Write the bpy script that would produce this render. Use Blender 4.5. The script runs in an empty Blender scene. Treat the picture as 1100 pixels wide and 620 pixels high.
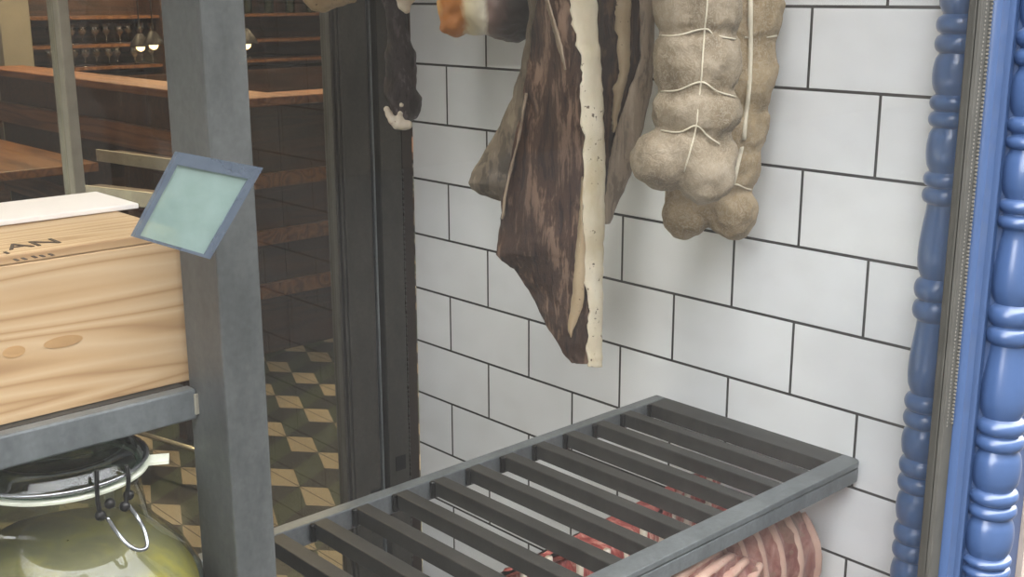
import bpy, bmesh, math, random
from mathutils import Vector, Matrix, noise
from mathutils.bvhtree import BVHTree
random.seed(7)
COL = bpy.context.scene.collection
PI = math.pi

# ------------------------------------------------------------------ calibrated camera (1100x620)
F, PITCH, YAW, ROLL = 1251.12, .247819, .742350, -.002757
CAM = Vector((0, 0, 1.5))
_cy, _sy, _cp, _sp = math.cos(YAW), math.sin(YAW), math.cos(PITCH), math.sin(PITCH)
FW = Vector((_sy*_cp, _cy*_cp, -_sp)); RT = Vector((_cy, -_sy, 0)); UP = RT.cross(FW)
_c, _s = math.cos(ROLL), math.sin(ROLL)
RT, UP = RT*_c + UP*_s, UP*_c - RT*_s

def ray(px, py): return FW + RT*((px-550)/F) - UP*((py-310)/F)
def atX(px, py, x): d = ray(px, py); return CAM + d*(x/d.x)
def atY(px, py, y): d = ray(px, py); return CAM + d*(y/d.y)
def atZ(px, py, z): d = ray(px, py); return CAM + d*((z-1.5)/d.z)
def atD(px, py, D): d = ray(px, py); return CAM + d*(D/math.hypot(d.x, d.y))

def lin(h):
    h = h.lstrip('#'); out = []
    for i in (0, 2, 4):
        c = int(h[i:i+2], 16)/255
        out.append(c/12.92 if c <= .04045 else ((c+.055)/1.055)**2.4)
    return (*out, 1)

# ------------------------------------------------------------------ node helper
class NT:
    def __init__(self, name):
        self.m = bpy.data.materials.new(name); self.m.use_nodes = True
        self.t = self.m.node_tree; self.t.nodes.clear()
        self.out = self.n('ShaderNodeOutputMaterial')
    def n(self, typ, **kw):
        nd = self.t.nodes.new(typ)
        for k, v in kw.items():
            if k in nd.inputs: self.put(nd.inputs[k], v)
            else: setattr(nd, k, v)
        return nd
    def put(self, sock, v):
        if isinstance(v, bpy.types.NodeSocket): self.t.links.new(v, sock)
        else: sock.default_value = v
    def coords(self, scale=(1, 1, 1), loc=(0, 0, 0), rot=(0, 0, 0)):
        tc = self.n('ShaderNodeNewGeometry')
        mp = self.n('ShaderNodeMapping'); self.put(mp.inputs['Vector'], tc.outputs['Position'])
        mp.inputs['Scale'].default_value = scale; mp.inputs['Location'].default_value = loc; mp.inputs['Rotation'].default_value = rot
        return mp.outputs[0]
    def noise(self, vec, scale, detail=4, rough=.55, dist=0):
        return self.n('ShaderNodeTexNoise', Vector=vec, Scale=scale, Detail=detail, Roughness=rough, Distortion=dist).outputs['Fac']
    def ramp(self, fac, stops, interp='LINEAR'):
        r = self.n('ShaderNodeValToRGB', Fac=fac); cr = r.color_ramp; cr.interpolation = interp
        while len(cr.elements) < len(stops): cr.elements.new(.5)
        for e, (p, c) in zip(cr.elements, stops):
            e.position = p; e.color = lin(c) if isinstance(c, str) else c
        return r.outputs['Color']
    def mix(self, fac, a, b, mode='MIX'):
        nd = self.t.nodes.new('ShaderNodeMix'); nd.data_type = 'RGBA'; nd.blend_type = mode
        self.put(nd.inputs[0], fac)
        self.put(nd.inputs[6], lin(a) if isinstance(a, str) else a); self.put(nd.inputs[7], lin(b) if isinstance(b, str) else b)
        return nd.outputs[2]
    def math(self, op, a, b=0.):
        nd = self.n('ShaderNodeMath', operation=op); self.put(nd.inputs[0], a); self.put(nd.inputs[1], b); return nd.outputs[0]
    def bump(self, h, strength=.3, dist=.002):
        return self.n('ShaderNodeBump', Height=h, Strength=strength, Distance=dist).outputs[0]
    def pbr(self, color, rough=.5, metal=0., bump=None, **kw):
        b = self.n('ShaderNodeBsdfPrincipled')
        self.put(b.inputs['Base Color'], lin(color) if isinstance(color, str) else color)
        self.put(b.inputs['Roughness'], rough); self.put(b.inputs['Metallic'], metal)
        if bump is not None: self.put(b.inputs['Normal'], bump)
        for k, v in kw.items(): self.put(b.inputs[k.replace('_', ' ')], v)
        self.t.links.new(b.outputs[0], self.out.inputs[0]); return self.m

def plain(name, col, rough=.5, metal=0., var=.12, scale=30, bumpk=.15, **kw):
    t = NT(name); v = t.coords(); n = t.noise(v, scale, 5)
    c = lin(col); lo = tuple(x*(1-var) for x in c[:3])+(1,); hi = tuple(min(1, x*(1+var)) for x in c[:3])+(1,)
    return t.pbr(t.ramp(n, [(.3, lo), (.7, hi)]), rough, metal, t.bump(n, bumpk, .001), **kw)

def thin_glass(name, tint='ffffff', base=.04, gain=.96, rough=0.):
    """clear pane: straight transmission plus an angle dependent reflection"""
    t = NT(name)
    lw = t.n('ShaderNodeLayerWeight', Blend=.5)
    fac = t.math('ADD', t.math('MULTIPLY', t.math('POWER', lw.outputs['Facing'], 5.), gain), base)
    tr = t.n('ShaderNodeBsdfTransparent', Color=lin(tint)); gl = t.n('ShaderNodeBsdfGlossy', Roughness=rough)
    mx = t.n('ShaderNodeMixShader'); t.put(mx.inputs[0], fac)
    t.t.links.new(tr.outputs[0], mx.inputs[1]); t.t.links.new(gl.outputs[0], mx.inputs[2])
    t.t.links.new(mx.outputs[0], t.out.inputs[0]); return t.m

# ------------------------------------------------------------------ materials
def m_tile():
    t = NT('white_wall_tile')
    g = t.n('ShaderNodeNewGeometry'); s = t.n('ShaderNodeSeparateXYZ', Vector=g.outputs['Position'])
    L, h = .20140, .1
    x = t.math('ADD', t.math('SUBTRACT', 1.83582, s.outputs['Y']), L*(.5+50))
    y = t.math('ADD', t.math('SUBTRACT', 1.48406, s.outputs['Z']), h*40)
    c = t.n('ShaderNodeCombineXYZ', X=x, Y=y)
    br = t.n('ShaderNodeTexBrick', Vector=c.outputs[0], Scale=1., offset=.5, offset_frequency=2, squash=1.)
    br.inputs['Mortar Size'].default_value = .0019; br.inputs['Mortar Smooth'].default_value = 0.
    br.inputs['Brick Width'].default_value = L; br.inputs['Row Height'].default_value = h; br.inputs['Bias'].default_value = 0
    br.inputs['Color1'].default_value = lin('e6e9ea'); br.inputs['Color2'].default_value = lin('ebedec')
    br.inputs['Mortar'].default_value = lin('23211f')
    br2 = t.n('ShaderNodeTexBrick', Vector=c.outputs[0], Scale=1., offset=.5, offset_frequency=2, squash=1.)
    br2.inputs['Mortar Size'].default_value = .006; br2.inputs['Mortar Smooth'].default_value = 1.
    br2.inputs['Brick Width'].default_value = L; br2.inputs['Row Height'].default_value = h
    wob = t.noise(t.coords((1, 1, 1)), 9, 2)
    hgt = t.math('SUBTRACT', t.math('MULTIPLY', wob, .5), t.math('MULTIPLY', br2.outputs['Fac'], .5))
    rough = t.math('ADD', t.math('MULTIPLY', br.outputs['Fac'], .6), .22)
    dirt = t.noise(t.coords((3, 3, 5)), 4, 5)
    col = t.mix(t.math('MULTIPLY', t.math('SUBTRACT', dirt, .4), .35), br.outputs['Color'], '8d8880')
    return t.pbr(col, rough, 0., t.bump(hgt, .22, .004))

def m_steel(name, a, b, rough=.5, metal=.55):
    t = NT(name); v = t.coords((1, 1, .35)); n = t.noise(v, 26, 6, .65); n2 = t.noise(t.coords(), 180, 2)
    c = t.mix(t.math('MULTIPLY', n2, .35), t.ramp(n, [(.32, a), (.7, b)]), '1c1b19')
    return t.pbr(c, t.math('ADD', t.math('MULTIPLY', n, .25), rough-.12), metal, t.bump(n2, .12, .0008))

def m_wood(name, a, b, c, axis='X', scale=1., rough=.55, knots=False):
    t = NT(name)
    st = {'X': (.55, 9, 9), 'Y': (9, .55, 9), 'Z': (9, 9, .55)}[axis]
    v = t.coords(st)
    base = t.noise(v, 1.5*scale, 2, .4, .25)
    rings = t.math('FRACT', t.math('MULTIPLY', base, 11. if name == 'pale_pine' else 7.)); rings = t.math('ABSOLUTE', t.math('SUBTRACT', rings, .5))
    fine = t.noise(t.coords(tuple(q*6 for q in st)), 4*scale, 4)
    col = t.ramp(rings, [(0., a), (.16, b), (.5, c)])
    col = t.mix(t.math('MULTIPLY', fine, .28), col, a)
    return t.pbr(col, rough, 0., t.bump(fine, .12, .001))

def m_belly(name, dark, mid, light, crack='b09a80', dens=.5, vert=.22, fleck=0.):
    """dried lean meat: dark streaks running down, pale sinew cracks"""
    t = NT(name)
    v = t.coords((1, 1, vert), rot=(.25, .2, 0))
    n = t.noise(v, 40, 6, .66, .5); fin = t.noise(t.coords((1, 1, .12), rot=(.2, -.25, 0)), 150, 3, .6, .3); n = t.math('ADD', t.math('MULTIPLY', n, .7), t.math('MULTIPLY', fin, .3)); big = t.noise(t.coords((1, 1, .6)), 9, 3)
    c = t.ramp(n, [(.42, dark), (.47, mid), (.52, mid), (.58, light)])
    c = t.mix(t.ramp(big, [(.35, (0, 0, 0, 1)), (.65, (1, 1, 1, 1))]), c, dark, 'MIX') if dens > .6 else t.mix(t.math('MULTIPLY', t.ramp(big, [(.42, (0, 0, 0, 1)), (.66, (1, 1, 1, 1))]), dens), c, dark)
    v2 = t.coords((1, 1, .3), rot=(-.3, .2, .4)); n2 = t.noise(v2, 24, 2, .5, .5)
    ck = t.math('LESS_THAN', t.math('ABSOLUTE', t.math('SUBTRACT', n2, .6)), .006)
    c = t.mix(t.math('MULTIPLY', ck, .0), c, crack)
    return t.pbr(c, .5, 0., t.bump(n, .7, .004), Specular_IOR_Level=.35)

def m_fat(name, a, b, spots='4a3a2c', amount=.05):
    t = NT(name); n = t.noise(t.coords((1, 1, .5)), 28, 5); s = t.noise(t.coords(), 190, 2)
    z = t.noise(t.coords(), 13, 2)
    c = t.ramp(n, [(.3, a), (.7, b)])
    m = t.math('MULTIPLY', t.math('GREATER_THAN', s, .70-amount*.6), t.math('GREATER_THAN', z, .5))
    return t.pbr(t.mix(t.math('MULTIPLY', m, .85), c, spots), .45, 0., t.bump(n, .35, .003), Subsurface_Weight=.08, Subsurface_Radius=(.01, .005, .003))

def m_netted(name, a, b, c_):
    t = NT(name); v = t.coords()
    n = t.noise(v, 21, 4, .55, .4); f = t.noise(t.coords((1, 1, 1)), 85, 4, .6, 2.5)
    col = t.ramp(n, [(.3, a), (.5, b), (.7, c_)])
    hair = t.math('LESS_THAN', t.math('ABSOLUTE', t.math('SUBTRACT', f, .5)), .028)
    col = t.mix(t.math('MULTIPLY', hair, .36), col, 'c3b8a4')
    return t.pbr(col, .7, 0., t.bump(t.math('ADD', f, n), .45, .003))

def m_ham():
    """orange crust at one side, white fat in the middle, dark dried lean at the other"""
    t = NT('cured_ham_surface')
    g = t.n('ShaderNodeNewGeometry'); s = t.n('ShaderNodeSeparateXYZ', Vector=g.outputs['Position'])
    # axis across the ham (to the right along the glass front)
    u = t.math('ADD', t.math('MULTIPLY', t.math('SUBTRACT', s.outputs['X'], 1.088), .737), t.math('MULTIPLY', t.math('SUBTRACT', s.outputs['Y'], 1.241), -.676))
    n = t.noise(t.coords((1, 1, .5)), 26, 4, .6, .8)
    q = t.math('ADD', t.math('ADD', t.math('MULTIPLY', u, 7.6), .5), t.math('MULTIPLY', t.math('SUBTRACT', n, .5), .22))
    c = t.ramp(q, [(.0, 'd9a860'), (.06, 'b5702c'), (.26, 'c07a34'), (.33, 'e8d9ae'), (.50, 'e4dcc6'), (.56, '7c6258'), (.75, '4b3f3a'), (.95, '2a2522')])
    return t.pbr(c, .45, 0., t.bump(n, .5, .005))

def m_rib_meat():
    t = NT('raw_rib_meat'); n = t.noise(t.coords((1, 1, .5)), 48, 5, .6, .8); n2 = t.noise(t.coords(), 17, 2)
    c = t.ramp(n, [(.28, '66362f'), (.5, '92645a'), (.74, 'b38d80')])
    c = t.mix(t.math('MULTIPLY', t.math('GREATER_THAN', n2, .56), .4), c, '8d7a66')
    return t.pbr(c, .32, 0., t.bump(n, .4, .003), Subsurface_Weight=.1, Subsurface_Radius=(.012, .004, .002))

def m_red_meat():
    t = NT('red_cut_meat'); n = t.noise(t.coords((2.2, 1, .4)), 46, 4, .6, .6)
    c = t.ramp(n, [(.3, '6b2a26'), (.48, 'a04c45'), (.60, 'c07c6e'), (.70, 'd8bfae')])
    return t.pbr(c, .3, 0., t.bump(n, .4, .003))

def m_jar_food():
    t = NT('pickled_contents')
    g = t.n('ShaderNodeNewGeometry'); s = t.n('ShaderNodeSeparateXYZ', Vector=g.outputs['Position'])
    n = t.noise(t.coords(), 22, 4, .6, .5)
    zz = t.math('ADD', s.outputs['Z'], t.math('MULTIPLY', t.math('SUBTRACT', n, .5), .05))
    hgt = t.n('ShaderNodeMapRange', Value=zz); hgt.inputs[1].default_value = .938; hgt.inputs[2].default_value = 1.10
    c = t.ramp(hgt.outputs[0], [(.0, 'c6b436'), (.58, 'b0a046'), (.74, '8a8064'), (1., '7d7766')])
    c = t.mix(t.ramp(n, [(.4, (0, 0, 0, 1)), (.75, (1, 1, 1, 1))]), c, '7f785a')
    return t.pbr(c, .6, 0.)

def m_floor(kind, col, var):
    t = NT('cement_tile_'+kind); g = t.n('ShaderNodeNewGeometry'); s = t.n('ShaderNodeSeparateXYZ', Vector=g.outputs['Position'])
    def line(sock, off):
        f = t.math('FRACT', t.math('DIVIDE', t.math('SUBTRACT', sock, off-20.), .2))
        return t.math('LESS_THAN', t.math('ABSOLUTE', t.math('SUBTRACT', f, .5)), .009)
    j = t.math('MAXIMUM', line(s.outputs['X'], 1.703), line(s.outputs['Y'], 1.655))
    n = t.noise(t.coords(), 14, 5)
    c = t.mix(n, col, var); c = t.mix(t.math('MULTIPLY', j, .8), c, '15140f')
    return t.pbr(c, .34, 0.)

M = {}
M['tile'] = m_tile()
M['steel_post'] = m_steel('grey_brushed_steel', '5c5f5e', '757877', .45, .45)
M['steel_bar'] = m_steel('grey_shelf_steel', '6f7475', '8a9091', .4, .45)
M['steel_dark'] = m_steel('raw_dark_steel', '383733', '4b4944', .5, .4)
M['steel_door'] = m_steel('door_frame_steel', '4a4740', '5c5850', .5, .35)
M['rust'] = plain('brown_steel_edge', '3a2d25', .6, .2)
M['black'] = plain('black_recess', '14130f', .7)
M['bolt'] = plain('blackened_bolt', '232220', .4, .6)
M['blue'] = plain('glossy_blue_paint', '40557a', .28, 0., .05, 14, .05, Coat_Weight=.35, Coat_Roughness=.15)
M['bluemirror'] = plain('reflected_column_blue', '2b5486', .3, 0., .05, 14, .05, Coat_Weight=.35, Coat_Roughness=.15)  # blue for the solid stand-in of the column's reflection
M['gasket'] = plain('grey_rubber_gasket', '4a4842', .7)
M['bead'] = plain('pale_gasket_bead', '77736a', .6)
M['pine'] = m_wood('pale_pine', 'a5835c', 'bf9f75', 'cbb08b', 'X', 1.3)
M['paper'] = plain('white_paper', 'efe9e2', .6, 0., .03)
M['ink'] = plain('dark_branded_ink', '3c2c20', .7)
M['seal'] = plain('white_rubber_seal', 'dfe2cf', .45)
M['wire'] = plain('steel_wire', '9a9c9e', .25, .9)
M['food'] = m_jar_food()
M['glass'] = thin_glass('clear_window_glass', 'fcfcfc', .04)
M['jarglass'] = thin_glass('jar_glass', 'e2e8de', .045)
M['lidglass'] = thin_glass('green_grey_lid_glass', '6f7f78', .05)
M['doorglass'] = thin_glass('door_glass', 'e4e4dc', .03)
M['belly'] = m_belly('dried_dark_lean', '281a14', '4d372b', '8d725e')
M['belly_black'] = m_belly('dried_black_lean', '1d1510', '33231b', '56402f', '6a5644')
M['skin'] = m_belly('grey_brown_rind', '7d6d5a', '9b8974', 'b19f88', 'c0b098', .2)
M['rind_dark'] = m_belly('speckled_rind', '4c4337', '6c6050', '8a7c68', '998a72', .4)
M['fat'] = m_fat('cream_fat', 'c4b594', 'e4dac2')
M['fat_dull'] = m_fat('dull_tan_fat', '9c8768', 'b8a383', amount=.02)
M['net'] = m_netted('pale_netted_casing', '75664f', '928269', 'aa9b84')
M['net_tan'] = m_netted('tan_netted_casing', '826e4e', '9c8765', 'ac9878')
M['string'] = plain('white_butchers_string', 'ddd3bb', .8)
M['ham'] = m_ham()
M['leg'] = m_belly('dark_grey_dried_leg', '241d1b', '43393a', '6d6265', '94888a', .5, .3)
M['bone'] = m_fat('pale_bone', 'cdbfa8', 'e0d6c4', '8a6a58', .0)
M['beige'] = m_fat('beige_ham_rind', 'a08560', 'c4ab84', '5c4530', .03)
M['rib'] = m_rib_meat(); M['red'] = m_red_meat()
M['ribbone'] = m_fat('pink_rib_bone', 'b48c7c', 'cbae9c', 'a05a50', .03)
M['board'] = m_wood('butcher_block_wood', '4a3426', '5d4331', '6d5140', 'X', 1.)
M['shopwood'] = m_wood('dark_shop_wood', '2c1d13', '3d2819', '4e3321', 'X', .8)
M['tablewood'] = m_wood('brown_table_wood', '5a3a22', '734c2d', '8a5f3b', 'Y', .8, .4)
M['orangewood'] = m_wood('orange_counter_wood', '5f3a20', '764a2b', '8a5b38', 'Y', .8, .6)
M['darkwall'] = plain('dark_plaster', '3a3229', .8, 0., .2, 3)
M['ceil'] = plain('cream_ceiling', '9b9284', .9)
M['plaster'] = plain('grey_plaster', '8b8577', .85, 0., .1, 5)
M['stone'] = plain('pale_facade_stone', 'b9a99b', .85, 0., .12, 12)
M['opposite'] = plain('opposite_render', '4a4742', .9, 0., .2, 1.5)
M['street'] = plain('grey_paving', '3c3b39', .9, 0., .15, 3)
M['shopglass'] = thin_glass('drinking_glass', 'eef2f0', .42)
M['bottle'] = plain('dark_bottle_glass', '20281c', .12)
M['chrome'] = plain('pale_metal', 'b9b3a2', .35, .6)
M['stool'] = plain('dark_stool_leather', '1d1714', .5)
M['panelframe'] = None

def m_panel(name='pale_green_reflection', ca='9fb6ae', cb='b0c6c0', op=.46):
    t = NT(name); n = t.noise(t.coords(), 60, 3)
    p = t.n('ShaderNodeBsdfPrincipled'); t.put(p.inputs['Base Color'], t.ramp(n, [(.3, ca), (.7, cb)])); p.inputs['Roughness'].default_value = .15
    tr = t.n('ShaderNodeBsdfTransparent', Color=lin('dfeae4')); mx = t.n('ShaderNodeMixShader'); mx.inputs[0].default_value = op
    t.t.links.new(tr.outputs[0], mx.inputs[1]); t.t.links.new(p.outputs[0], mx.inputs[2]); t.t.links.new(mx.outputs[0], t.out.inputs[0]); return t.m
M['panel'] = m_panel(); M['panelframe'] = m_panel('blue_grey_reflection', '5c6675', '6a7483', .66)  # window reflection painted as see-through panel and frame colours
def m_emit(name, col, s):
    t = NT(name); e = t.n('ShaderNodeEmission', Color=lin(col), Strength=s); t.t.links.new(e.outputs[0], t.out.inputs[0]); return t.m
M['bulb'] = m_emit('warm_bulb', 'ffcf8a', 5.)
M['white_fl'] = m_floor('pale', 'a89c84', '978b74')
M['green_fl'] = m_floor('green', '3c4630', '323b28')
M['dark_fl'] = m_floor('dark', '22221b', '1b1b16')

# ------------------------------------------------------------------ mesh helpers
def box(bm, x0, x1, y0, y1, z0, z1):
    vs = [bm.verts.new((x, y, z)) for z in (z0, z1) for y in (y0, y1) for x in (x0, x1)]
    for f in ((0, 2, 3, 1), (4, 5, 7, 6), (0, 1, 5, 4), (1, 3, 7, 5), (3, 2, 6, 7), (2, 0, 4, 6)):
        bm.faces.new([vs[i] for i in f])

def loft(bm, rings, cap=True, closed=True):
    rv = [[bm.verts.new(p) for p in r] for r in rings]; n = len(rings[0])
    for a, b in zip(rv, rv[1:]):
        for i in range(n if closed else n-1):
            j = (i+1) % n; bm.faces.new((a[i], a[j], b[j], b[i]))
    if cap:
        bm.faces.new(list(reversed(rv[0]))); bm.faces.new(rv[-1])
    return rv

def tube(bm, pts, r, seg=8, radii=None):
    pts = [Vector(p) for p in pts]; rings = []; prev = None
    for i, p in enumerate(pts):
        d = ((pts[min(i+1, len(pts)-1)] - pts[max(i-1, 0)])).normalized()
        if prev is None:
            a = d.orthogonal().normalized()
        else:
            a = (prev - d*prev.dot(d)).normalized()
        prev = a; b = d.cross(a); rr = radii[i] if radii else r
        rings.append([p + (a*math.cos(2*PI*k/seg) + b*math.sin(2*PI*k/seg))*rr for k in range(seg)])
    loft(bm, rings)

def bar(bm, p0, p1, w, h):
    """square bar between two points, w across (level), h upright"""
    p0, p1 = Vector(p0), Vector(p1); d = (p1-p0).normalized()
    up = Vector((0, 0, 1)) if abs(d.z) < .9 else Vector((0, 1, 0))
    s = d.cross(up).normalized(); u = s.cross(d)
    loft(bm, [[p + s*(a*w/2) + u*(b*h/2) for a, b in ((-1, -1), (1, -1), (1, 1), (-1, 1))] for p in (p0, p1)])

def lathe(bm, prof, c=(0, 0, 0), seg=40, cap=False):
    c = Vector(c)
    loft(bm, [[c + Vector((r*math.cos(2*PI*k/seg), r*math.sin(2*PI*k/seg), z)) for k in range(seg)] for r, z in prof], cap)

def ball(bm, c, r, sub=3, mtx=None):
    r = r if hasattr(r, '__len__') else (r, r, r)
    m = Matrix.Translation(Vector(c)) @ (mtx if mtx else Matrix()) @ Matrix.Diagonal((*r, 1))
    bmesh.ops.create_icosphere(bm, subdivisions=sub, radius=1, matrix=m)

def smoothpath(pts, n=6):
    """Catmull-Rom through points"""
    P = [Vector(p) for p in pts]; P = [P[0]*2-P[1]] + P + [P[-1]*2-P[-2]]; out = []
    for i in range(1, len(P)-2):
        for k in range(n):
            t = k/n; a, b, c, d = P[i-1], P[i], P[i+1], P[i+2]
            out.append(.5*((2*b) + (c-a)*t + (2*a-5*b+4*c-d)*t*t + (3*b-a-3*c+d)*t**3))
    return out + [P[-2]]

def props(o, label=None, cat=None, group=None, kind=None):
    if label: o['label'] = label
    if cat: o['category'] = cat
    if group: o['group'] = group
    if kind: o['kind'] = kind
    return o

def root_of(o):
    v = Vector()
    while o is not None: v += o.location; o = o.parent
    return v

def obj(name, bm, mat, parent=None, smooth=False, bevel=0., noise_amp=0., noise_scale=20., origin=None):
    bmesh.ops.recalc_face_normals(bm, faces=bm.faces[:])
    if noise_amp:
        bm.normal_update()
        for v in bm.verts:
            v.co += v.normal*(noise.fractal(v.co*noise_scale, 1., 2., 4)*noise_amp)
    me = bpy.data.meshes.new(name); o = bpy.data.objects.new(name, me); COL.objects.link(o)
    off = Vector()
    if parent: o.parent = parent; off = root_of(parent)
    if origin is not None: o.location = Vector(origin)-off; off = Vector(origin)
    bmesh.ops.translate(bm, verts=bm.verts[:], vec=-off)
    bm.to_mesh(me); bm.free()
    for m in (mat if isinstance(mat, (list, tuple)) else [mat]): me.materials.append(m)
    if smooth:
        for p in me.polygons: p.use_smooth = True
        if smooth == 'auto':
            me.set_sharp_from_angle(angle=math.radians(38))
    if bevel:
        b = o.modifiers.new('bevel', 'BEVEL'); b.width = bevel; b.segments = 2; b.limit_method = 'ANGLE'
    return o

def empty(name, loc, label, cat, group=None):
    o = bpy.data.objects.new(name, None); COL.objects.link(o); o.location = loc; o.empty_display_size = .02
    return props(o, label, cat, group)

def struct(name, bm, mat, **kw):
    return props(obj(name, bm, mat, **kw), kind='structure')

def fuse(bm, voxel, smooth_it=6):
    """melt overlapping shapes into one skin"""
    me = bpy.data.meshes.new('tmp'); bm.to_mesh(me); bm.free()
    o = bpy.data.objects.new('tmp', me); COL.objects.link(o)
    r = o.modifiers.new('r', 'REMESH'); r.mode = 'VOXEL'; r.voxel_size = voxel
    s = o.modifiers.new('s', 'SMOOTH'); s.iterations = smooth_it; s.factor = .5
    dg = bpy.context.evaluated_depsgraph_get(); dg.update()
    ev = bpy.data.meshes.new_from_object(o.evaluated_get(dg))
    nb = bmesh.new(); nb.from_mesh(ev)
    bpy.data.objects.remove(o); bpy.data.meshes.remove(me); bpy.data.meshes.remove(ev)
    return nb

def dup(rt, loc, label=None, group=None):
    r = rt.copy(); COL.objects.link(r); r.location = loc
    if label: r['label'] = label
    if group: r['group'] = group
    for ch in list(rt.children):
        c = ch.copy(); COL.objects.link(c); c.parent = r
        for g in ch.children:
            d = g.copy(); COL.objects.link(d); d.parent = c
    return r

def B(*boxes):
    bm = bmesh.new()
    for b in boxes: box(bm, *b)
    return bm

# ------------------------------------------------------------------ the setting
WX = 1.2594           # tiled wall
GY = .585             # shop window plane
PY = 1.63             # steel glazed partition behind the display
# floor: cube patterned cement tiles, three parallelograms per 20 cm tile
bm = bmesh.new(); P, Q, R = Vector((.06, -.07, 0)), Vector((.06, .13, 0)), Vector((-.14, -.07, 0))
for i in range(-22, 26):
    for j in range(-14, 38):
        tip = Vector((1.803+.2*i, 3.155+.2*j, 0)); o_ = tip - Q
        if o_.y < .62 or o_.y > 9.4: continue
        for k, (a, b) in enumerate(((P, Q), (Q, R), (R, P))):
            f = bm.faces.new([bm.verts.new(o_), bm.verts.new(o_+a), bm.verts.new(o_+a+b), bm.verts.new(o_+b)]); f.material_index = k
bmesh.ops.remove_doubles(bm, verts=bm.verts[:], dist=.001)
struct('floor', bm, [M['white_fl'], M['green_fl'], M['dark_fl']])
struct('ceiling', B((-4, 6.6, .6, 9.3, 2.7, 2.8)), M['ceil'])
struct('wall_right', B((WX, WX+.14, .60, PY+.0, 0, 2.7)), M['tile'])
struct('wall_back', B((-4, 6.6, 9.2, 9.3, 0, 2.7)), M['darkwall'])
struct('wall_left', B((-4.1, -4, .6, 9.3, 0, 2.7)), M['darkwall'])
struct('wall_right_shop', B((6.5, 6.6, 1.7, 9.3, 0, 2.7)), M['darkwall'])
struct('wall_front', B((-4, -3.4, .56, .62, 0, 3.2), (1.40, 6.6, .56, .66, 0, 3.2), (-3.4, 1.40, .56, .62, 2.15, 3.2)), M['stone'])
struct('ground', B((-40, 60, -12, .55, -.06, 0)), M['street'])
struct('wall_opposite', B((-40, 60, -7.4, -7, 0, 8.5)), M['opposite'])
struct('trim_4', B((-3.4, 1.19, .56, .64, 0, .38)), M['blue'], bevel=.004)

# shop window: pane, gasket, blue moulded frame, engaged turned column outside, its reflection built as a solid post inside
def emp_struct(name, loc):
    o = bpy.data.objects.new(name, None); COL.objects.link(o); o.location = loc; o['kind'] = 'structure'; return o
win = emp_struct('window_1', (0, GY, .38))
obj('glass_pane', B((-3.4, 1.186, GY-.004, GY+.004, .38, 2.15)), M['glass'], win)
bm = B((1.177, 1.190, GY-.012, GY-.004, .36, 2.35), (1.1915, 1.203, GY-.010, GY-.003, .36, 2.35), (1.177, 1.203, GY-.008, GY+.004, .36, 2.35))
obj('gasket', bm, M['gasket'], win, bevel=.0015)
bm = bmesh.new()
for i in range(620):          # beaded line pressed along the rubber
    z = 1.03 + i*.0042
    if z > 1.62: break
    for x in (1.1835, 1.197):
        box(bm, x-.0007, x+.0007, GY-.0126, GY-.0095, z, z+.0019)
props(obj('gasket_bead', bm, M['bead'], win), kind='stuff')
def moulding(x0, prof, z0, z1):
    bm = bmesh.new(); loft(bm, [[Vector((x0+x, y, z)) for x, y in prof] for z in (z0, z1)]); return bm
prof = [(0, GY+.01), (0, GY-.012), (.004, GY-.018), (.020, GY-.018), (.024, GY-.011), (.030, GY-.009), (.034, GY-.014), (.040, GY-.016),
        (.046, GY-.010), (.066, GY-.008), (.072, GY-.015), (.092, GY-.017), (.20, GY-.017), (.20, GY+.01)]
obj('frame_stile', moulding(1.203, prof, 0, 2.4), M['blue'], win, smooth='auto')

def turned(scale, zoff, z0, z1):
    """profile of the turned column: long vases, paired rings and squat buns"""
    ev = []            # (z top, z bottom, kind)
    prof = []
    def ring(zc, h, r, rin):
        n = 7
        for k in range(n):
            a = -PI/2 + PI*k/(n-1)
            prof.append((rin + (r-rin)*math.cos(a)**.7 if abs(math.cos(a)) > 1e-6 else rin, zc + h/2*math.sin(a)))
    def bulge(za, zb, r0, rm, r1, pw=1.):
        n = 11
        for k in range(n):
            t = k/(n-1); e = r0 + (r1-r0)*t
            prof.append((e + (rm-e)*math.sin(PI*t)**pw, za+(zb-za)*t))
    return prof, ring, bulge
COLX, COLY = 1.290, .560
def column_z(py): return atY(1070-(py-500)*.21, py, COLY).z
def build_turned(cx, cy, rs, zs):
    """zs: list of (kind, z_low, z_high) from the floor up"""
    prof = []
    for kind, a, b in zs:
        n = 9
        for k in range(n):
            t = k/(n-1); z = a+(b-a)*t; s = math.sin(PI*t)
            if kind == 'ring': r = .0225+.0065*s**.55
            elif kind == 'bun': r = .0225+.0060*s**.5
            elif kind == 'vase': r = .0215+.0063*(math.sin(PI*min(1, t*1.05)**.62))**.9 if t < .98 else .0215
            elif kind == 'urn': r = .0205+.0075*(math.sin(PI*min(1, (1-t)*1.05)**.62))**.9 if t > .02 else .0205
            prof.append((max(.018, r)*rs, z))
    bm = bmesh.new(); lathe(bm, prof, (cx, cy, 0), 40, True); return bm
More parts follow.
